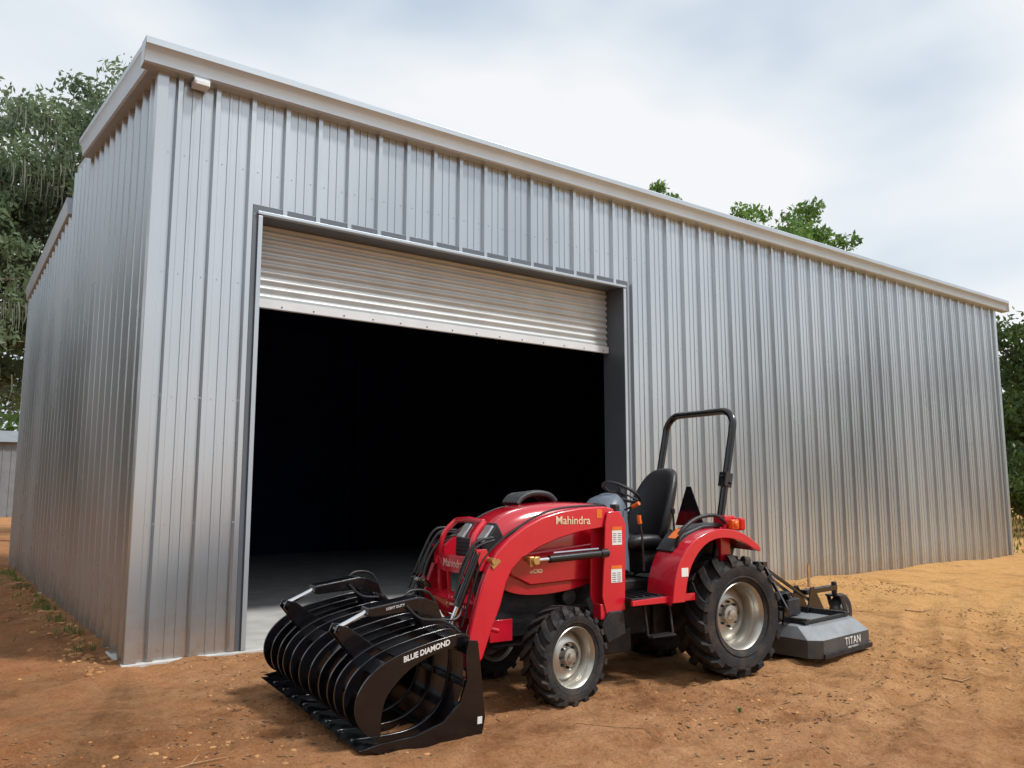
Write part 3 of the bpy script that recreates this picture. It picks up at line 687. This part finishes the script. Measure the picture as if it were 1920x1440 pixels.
for s in (-1,1):
    m=MB(); z=1.66; m.box((rx(z),s*hwR,z),(.088,.088,.13),Matrix.Rotation(R(-13),3,'Y')); m.cyl((rx(z)-.06,s*hwR,z+.03),(rx(z)+.06,s*hwR,z+.03),.015,8); m.cyl((rx(z)-.01,s*hwR-.06,z-.03),(rx(z)-.01,s*hwR+.06,z-.03),.013,8); m.cyl((rx(z)-.05,s*hwR,z-.055),(rx(z)+.06,s*hwR,z-.055),.012,8)
    m.build('fold_bracket',M['black'],RO,0,.008)
    m=MB(); m.box((.0,s*.46,1.28),(.13,.14,.13)); m.box((.04,s*.46,1.0),(.12,.10,.5)); m.build('roll_bar_mount',M['red'],T,0,.010)
    m=MB(); m.box((-.09,s*.545,1.27),(.07,.11,.11)); m.build('tail_lamp',M['redlens'],T,0,.018)
    m=MB(); m.box((.0,s*.575,1.27),(.09,.05,.085)); m.cyl((-.0,s*.595,1.27),(-.0,s*.615,1.27),.033,14,.025); m.build('turn_signal',M['amber'],T,30,.013)
m=MB(); m.prism([(-.20-.20,1.22),(-.20+.20,1.22),(-.20+.03,1.60),(-.20-.03,1.60)],-.235,-.225,'x'); m.build('triangle_sign',M['black'],T,0,.003)
m=MB(); m.box((-.24,-.2,1.05),(.02,.05,.35)); m.build('sign_post',M['blackm'],T,0)
for s in (-1,1):
    m=MB(); m.tube([(-.15,s*.22,.42),(-.9,s*.34,.40)],.020,8); m.build('lower_link',M['blackm'],T)
    m=MB(); m.tube([(-.25,s*.22,.85),(-.6,s*.28,.41)],.014,8); m.build('lift_rod',M['blackm'],T)
m=MB(); m.tube([(-.15,0,.72),(-.92,.03,.80)],.018,8); m.build('top_link',M['blackm'],T)
text('mCRD',M['cream'],H,(1.90,.2935,.945),(-1,0,0),(0,0,1),.042,bold=.0004)

# ---------------- grapple ----------------
gp=C0+HD*2.85+NR*(-.06); gp.z=.05
GR=empty('grapple',gp,0,'black two jaw root grapple with curved tines on the tractor loader','grapple')
GR.rotation_euler=(R(-3.2),0,RZ+R(3.5))
HW=.90
def band(outer,inner): return outer+inner[::-1]
def sm2(p,k=4): return [(q.x,q.z) for q in smoothpath([(a,0,b) for a,b in p],k)]
rk_o=sm2([(-.02,.56),(-.06,.45),(-.055,.25),(-.0,.10),(.12,.01),(.28,-.03),(.46,-.025),(.62,.0),(.74,.03)],3)
rk_i=sm2([(.06,.56),(.05,.45),(.07,.27),(.13,.15),(.22,.08),(.32,.045),(.45,.035),(.60,.04),(.72,.048)],3)
for i in range(1,9):
    y=-HW+2*HW*i/9
    m=MB(); m.prism(band(rk_o,rk_i),y-.011,y+.011); m.build('tine',M['black'],GR,30,.003)
sidep=[(-.10,.0),(-.12,.10),(-.06,.50),(-.04,.60),(.03,.61),(.05,.50),(.03,.36),(.08,.22),(.20,.12),(.40,.07),(.62,.066),(.74,.05),(.60,-.012),(.40,-.03),(.15,-.03)]
for s in (-1,1):
    m=MB(); m.prism(sidep,s*HW-.010,s*HW+.010); SP=m.build('side_plate',M['black'],GR,0,.003)
    m=MB(); m.box((-.075,s*(HW+.012),.09),(.035,.003,.045)); m.build('plate_decal',M['white'],SP,0)
for c_,d_ in (((-.03,0,.54),(.075,2*HW-.03,.075)),((-.05,0,.10),(.07,2*HW-.03,.07)),((.18,0,.01),(.06,2*HW-.03,.03)),((.02,0,.33),(.05,2*HW-.03,.05))):
    m=MB(); m.box(c_,d_); m.build('frame_tube',M['black'],GR,0,.006)
m=MB(); m.prism([(.58,-.012),(.72,.008),(.77,.04),(.70,.036),(.58,.018)],-HW+.012,HW-.012); m.build('front_bar',M['black'],GR,0,.002)
m=MB(); m.box((-.10,0,.34),(.02,.95,.46)); m.box((-.13,-.35,.36),(.06,.06,.5)); m.box((-.13,.35,.36),(.06,.06,.5)); m.box((-.12,0,.58),(.07,1.0,.05)); m.build('mounting_plate',M['black'],GR,0,.006)
jo=sm2([(-.03,.61),(.04,.64),(.18,.625),(.34,.595),(.50,.555),(.64,.49),(.735,.40),(.775,.30),(.765,.20),(.71,.115),(.62,.065)])
ji=sm2([(.02,.54),(.08,.565),(.20,.54),(.33,.50),(.44,.44),(.52,.37),(.57,.31),(.59,.25),(.60,.19),(.60,.13),(.60,.08)])
ji2=sm2([(.02,.54),(.08,.58),(.20,.555),(.34,.52),(.47,.465),(.57,.40),(.63,.335),(.66,.27),(.66,.20),(.64,.14),(.61,.085)])
for s in (-1,1):
    c=s*.46
    m=MB(); m.box((.10,c,.58),(.07,.74,.07))
    J=m.build('upper_jaw',M['black'],GR,35,.004)
    m=MB(); m.cyl((.70,c-.36,.30),(.70,c+.36,.30),.022,10); m.build('jaw_bar',M['black'],J,35)
    m=MB(); m.cyl((.0,c-.40,.57),(.0,c+.40,.57),.028,12); m.build('hinge_shaft',M['black'],J,35)
    m=MB(); m.box((.38,c,.545),(.20,.70,.012),Matrix.Rotation(R(14),3,'Y')); m.build('jaw_brace',M['black'],J,0)
    m=MB(); m.box((.60,c,.47),(.10,.70,.012),Matrix.Rotation(R(42),3,'Y')); m.build('jaw_brace',M['black'],J,0)
    for k,y in enumerate((c-.37,c-.20,c-.055,c+.055,c+.20,c+.37)):
        m=MB(); m.prism(band(jo,ji if k in (0,5) else ji2),y-.009,y+.009)
        m.build('jaw_tine',M['black'],J,30,.003)
    for q in (-.042,.042):
        m=MB(); m.prism([(.50,.54),(.64,.47),(.79,.65),(.765,.70),(.70,.685)],c+q-.007,c+q+.007); m.build('jaw_lug',M['black'],J,0,.003)
        m=MB(); m.prism([(-.04,.54),(.04,.78),(.16,.83),(.22,.78),(.14,.60)],c+q*1.15-.007,c+q*1.15+.007); m.build('cylinder_tower',M['black'],GR,0,.003)
    m=MB(); m.cyl((.755,c-.065,.665),(.755,c+.065,.665),.018,10); m.build('rod_pin',M['black'],J,35)
    m=MB(); m.prism([(.16,.745),(.14,.825),(.20,.835),(.56,.79),(.57,.735),(.53,.727)],c-.06,c+.06); CC=m.build('jaw_cylinder',M['black'],GR,0,.008)
    m=MB(); m.cyl((.54,c,.76),(.75,c,.67),.019,14); m.build('cylinder_rod',M['chrome'],CC)
    m=MB(); m.tube(smoothpath([(-.06,c-.05,.64),(.02,c-.10,.82),(.18,c-.09,.85),(.26,c-.07,.78)]),.009,7); m.build('cylinder_hose',M['hose'],CC)
    m=MB(); m.tube(smoothpath([(.30,c+.08,.79),(.20,c+.11,.70),(.05,c+.16,.68),(-.06,c+.20,.60)]),.009,7); m.build('cylinder_hose',M['hose'],CC)
    if s>0: text('LIGHT DUTY',M['white'],CC,(.37,c+.0615,.783),(-1,0,.13),(.13,0,1),.024,bold=.0)
text('BLUE DIAMOND',M['white'],GR,(.30,.46+.37+.0105,.558),(-1,0,.22),(.22,0,1),.048,shear=.15,bold=.0012,space=.97)

# ---------------- rotary cutter ----------------
cp=C0+HD*(-1.29)+NR*(.02); cp.z=.05
RC=empty('rotary_cutter',cp,RZ+R(9),'grey rotary cutter with rear tail wheel hitched behind the tractor','rotary cutter')
def deck_ring(hx,hy,cutf,z): return [(hx-cutf,hy,z),(hx,hy-cutf,z),(hx,-hy+cutf,z),(hx-cutf,-hy,z),(-hx+.12,-hy,z),(-hx,-hy+.12,z),(-hx,hy-.12,z),(-hx+.12,hy,z)]
rings=[deck_ring(.55,.64,.10,.16),deck_ring(.49,.53,.12,.265),deck_ring(.45,.49,.12,.27)]
m=MB(); V=[p for r_ in rings for p in r_]; F=[]
for k in range(2):
    for i in range(8): F.append((k*8+i,k*8+(i+1)%8,(k+1)*8+(i+1)%8,(k+1)*8+i))
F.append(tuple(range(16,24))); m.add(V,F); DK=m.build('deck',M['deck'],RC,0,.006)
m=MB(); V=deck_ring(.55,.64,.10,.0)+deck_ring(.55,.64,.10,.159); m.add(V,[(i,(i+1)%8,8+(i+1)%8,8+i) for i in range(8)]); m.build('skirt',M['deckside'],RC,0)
for s in (-1,1):
    m=MB(); m.box((0,s*.652,.02),(.92,.016,.045)); m.build('skid_rail',M['blackm'],RC,0,.004)
    m=MB(); m.box((0,s*.44,.29),(.86,.035,.03)); m.build('deck_rib',M['blackm'],RC,0,.004)
for x in (.38,-.34):
    m=MB(); m.box((x,0,.296),(.05,.92,.05)); m.build('deck_rib',M['blackm'],RC,0,.004)
text('TITAN',M['white'],RC,(-.10,.6425,.100),(-1,0,0),(0,0,1),.100,bold=.0,space=1.1)
text('IMPLEMENT',M['white'],RC,(-.10,.6425,.040),(-1,0,0),(0,0,1),.034,space=1.2)
m=MB(); m.box((.02,0,.36),(.24,.24,.16)); m.cyl((.02,0,.42),(.02,0,.50),.07,14); m.cyl((.1,0,.40),(.26,0,.42),.06,14); m.build('gearbox',M['blackm'],RC,35,.012)
m=MB(); m.cyl((.26,0,.42),(.86,0,.50),.055,14); m.lathe([(.10,.0),(.085,.12)],c=(.2,0,.42),n=16); m.build('drive_shaft',M['blackm'],RC,40)
for s in (-1,1):
    m=MB(); m.prism([(.40,.27),(.46,.42),(.52,.42),(.56,.27)],s*.30-.01,s*.30+.01); m.build('hitch_lug',M['black'],RC,0)
    m=MB(); m.tube([(.47,s*.30,.40),(.42,s*.05,.77)],.020,4); m.build('hitch_post',M['black'],RC,0)
    m=MB(); m.tube([(.42,s*.05,.76),(-.42,s*.07,.36)],.018,4); m.build('brace_bar',M['black'],RC,0)
m=MB(); m.box((.42,0,.78),(.07,.12,.08)); m.build('hitch_head',M['black'],RC,0)
m=MB(); m.box((.50,0,.40),(.05,.62,.05)); m.build('hitch_bar',M['black'],RC,0)
for s in (-1,1):
    m=MB(); m.prism([(-.62,.26),(-.26,.26),(-.36,.52),(-.42,.52)],s*.09-.008,s*.09+.008); m.build('arm_bracket',M['black'],RC,0,.003)
    m=MB(); m.prism([(-1.06,.38),(-.98,.38),(-1.11,.13),(-1.17,.15)],s*.075-.006,s*.075+.006); m.build('wheel_fork',M['blackm'],RC,0,.003)
m=MB(); m.box((-.70,0,.46),(.66,.07,.05)); m.cyl((-1.02,0,.37),(-1.02,0,.52),.03,12); m.box((-1.02,0,.375),(.1,.17,.02)); m.build('wheel_arm',M['black'],RC,30,.004)
m=MB(); m.lathe([(.03,-.05),(.10,-.03),(.115,-.04),(.115,.04),(.10,.03),(.03,.05)],n=28); m.cyl((0,-.08,0),(0,.08,0),.018,10); TW=m.build('tail_wheel',M['deck'],RC,40); TW.location=(-1.14,0,.19)
m=MB(); m.lathe([(.115,-.045),(.165,-.048),(.19,-.03),(.197,0),(.19,.03),(.165,.048),(.115,.045)],n=36,close=True); m.build('tyre',M['rubber'],TW,50)

# ---------------- trees ----------------
def leaves(mb,c,r,n,size):
    for i in range(n):
        d=Vector((random.gauss(0,1),random.gauss(0,1),random.gauss(0,.75)))
        d=d.normalized()*r*random.random()**.45; p=Vector(c)+Vector((d.x,d.y,d.z*.75))
        a=Vector((random.gauss(0,1),random.gauss(0,1),random.gauss(0,.6))).normalized(); b_=a.orthogonal().normalized(); b_=Matrix.Rotation(random.uniform(0,6.28),3,a)@b_
        cc=a.cross(b_); s=size*random.uniform(.6,1.3)
        mb.add([p-b_*s,p+cc*s*.45,p+b_*s,p-cc*s*.45],[(0,1,2,3)])
def tree(x,y,h,cr,zlo,lm,label,nclump=60,nleaf=110,size=.13,moss=False,clr=.75,seed=1,group=None,tr=.28):
    random.seed(seed)
    T_=empty('tree',(x,y,0),0,label,'tree',group)
    tk=MB(); lv=MB(); ms=MB()
    top=Vector((random.uniform(-.4,.4),random.uniform(-.4,.4),h*.8))
    tk.tube([(0,0,-.1),(0.05,0,h*.15),(top.x*.4,top.y*.4,h*.4),tuple(top)],[tr*1.2,tr,tr*.75,tr*.2],10)
    zc=(zlo+h)/2; hz=(h-zlo)/2
    for i in range(nclump):
        d=Vector((random.gauss(0,1),random.gauss(0,1),random.gauss(0,1))).normalized()*(random.uniform(.35,1))
        c=Vector((d.x*cr,d.y*cr,zc+d.z*hz*.93)); k=.75+.5*noise.noise(c*.35+Vector((seed,0,0)))
        c.x*=k+.2;c.y*=k+.2
        leaves(lv,c,clr*random.uniform(.6,1.25),nleaf,size)
        if i%2==0:
            z0=max(h*.15,c.z-random.uniform(1,2.5)); z0=min(z0,h*.7); a=Vector((top.x*.4,top.y*.4,z0))
            mid=(a+c)/2+Vector((random.uniform(-.3,.3),random.uniform(-.3,.3),.3)); tk.tube([a,mid,c],[tr*.32,tr*.18,.02],6)
        if moss and i%2==0:
            for j in range(26):
                p=c+Vector((random.gauss(0,.35),random.gauss(0,.35),-.2)); l=random.uniform(.25,1.0); w_=random.uniform(.008,.025); a=random.uniform(0,3.14); q=Vector((math.cos(a)*w_,math.sin(a)*w_,0))
                ms.add([p-q,p+q,p+q*.7+Vector((.03,0,-l*.5)),p-q*.7+Vector((.03,0,-l*.5)),p+Vector((random.uniform(-.05,.05),0,-l))],[(0,1,2,3),(3,2,4)])
    tk.build('trunk',M['bark'],T_,60); lv.build('crown',lm,T_,0,0,False)
    if moss: o=ms.build('hanging_moss',M['moss'],T_,0,0,False); o['kind']='stuff'
tree(1.9,18.5,15.0,3.4,6.0,M['leafoak'],'tall pale oak with hanging moss rising behind the left wall',90,180,.10,True,.78,3)
tree(-1.8,16.8,12.8,2.6,3.0,M['leafoak'],'spreading mossy oak at the far left edge of the photo',90,170,.10,True,.75,4)
tree(-.9,21.0,13.8,3.4,3.6,M['leafoak'],'full leafy oak between the two mossy oaks at the left',120,180,.12,False,.9,8)
tree(2.6,24,10.5,3.6,2.8,M['leafoak'],'lower oak filling the gap beside the far end of the left wall',80,130,.12,False,.95,5)
tree(20.3,13.2,14.0,2.2,4,M['leafgreen'],'green tree whose small tip shows above the middle of the roof',90,150,.11,False,.6,12)
tree(26.2,11.2,13.6,3.6,4,M['leafgreen'],'broad leafy tree, the wider of the two showing above the roof',150,170,.12,False,.8,21)
tree(31.5,4.2,8.4,3.0,.3,M['leafdark'],'dark green bushy tree past the right end of the building',90,140,.13,False,.9,14)
tree(27.5,3.2,3.2,1.6,.1,M['leafdark'],'low round bush just past the right end of the building',40,140,.09,False,.6,17,tr=.1)
tree(36,9,9,3.4,.3,M['leafdark'],'dark tree standing farther behind at the right edge',50,110,.15,False,.9,15)
tree(39,1,8,3.4,.3,M['leafdark'],'dark tree beyond the right frame edge by the grass',50,110,.15,False,.9,16)
random.seed(50)
tl=MB()
for i in range(150):
    t=random.random(); x=-60+t*150; y=62+random.gauss(0,4)-10*abs(t-.5); 
    for z in (1.5,4.0,6.5+random.uniform(-1,2)): leaves(tl,(x,y,z),2.6,45,.5)
for i in range(180):  # unseen trees added behind the camera so the siding reflects dark on the left
    t=random.random(); a=R(165+t*98); rr=36+random.gauss(0,3); x=rr*math.cos(a); y=-6+rr*math.sin(a)
    for z in (1.5,4.5,8,10.5+random.uniform(-2,3)): leaves(tl,(x,y,z),3.0,40,.65)
for i in range(50):
    t=random.random(); x=42+random.gauss(0,2); y=-30+t*60
    for z in (1.2,3.6,6+random.uniform(-1,2)): leaves(tl,(x,y,z),2.4,45,.45)
tag(tl.build('tree_line_with_added_ring',M['leafdark'],None,0,0,False),'far off wood of dark trees, with an unseen ring added to darken wall reflections','trees',kind='stuff')
SH=empty('metal_shed',(1.5,45,0),0,'distant grey metal shed seen at the left edge below the oaks','shed')
m=MB(); m.box((0,0,2.0),(12,5,4.0)); 
k=-5.9
while k<6: m.box((k,-2.515,2.0),(.06,.03,3.9)); k+=.4
m.build('wall',M['shed'],SH,0)
m=MB(); m.prism([(-2.8,3.95),(2.8,3.95),(0,4.7)],-6.2,6.2,'x'); m.build('roof',M['shed'],SH,0)
print('DONE')
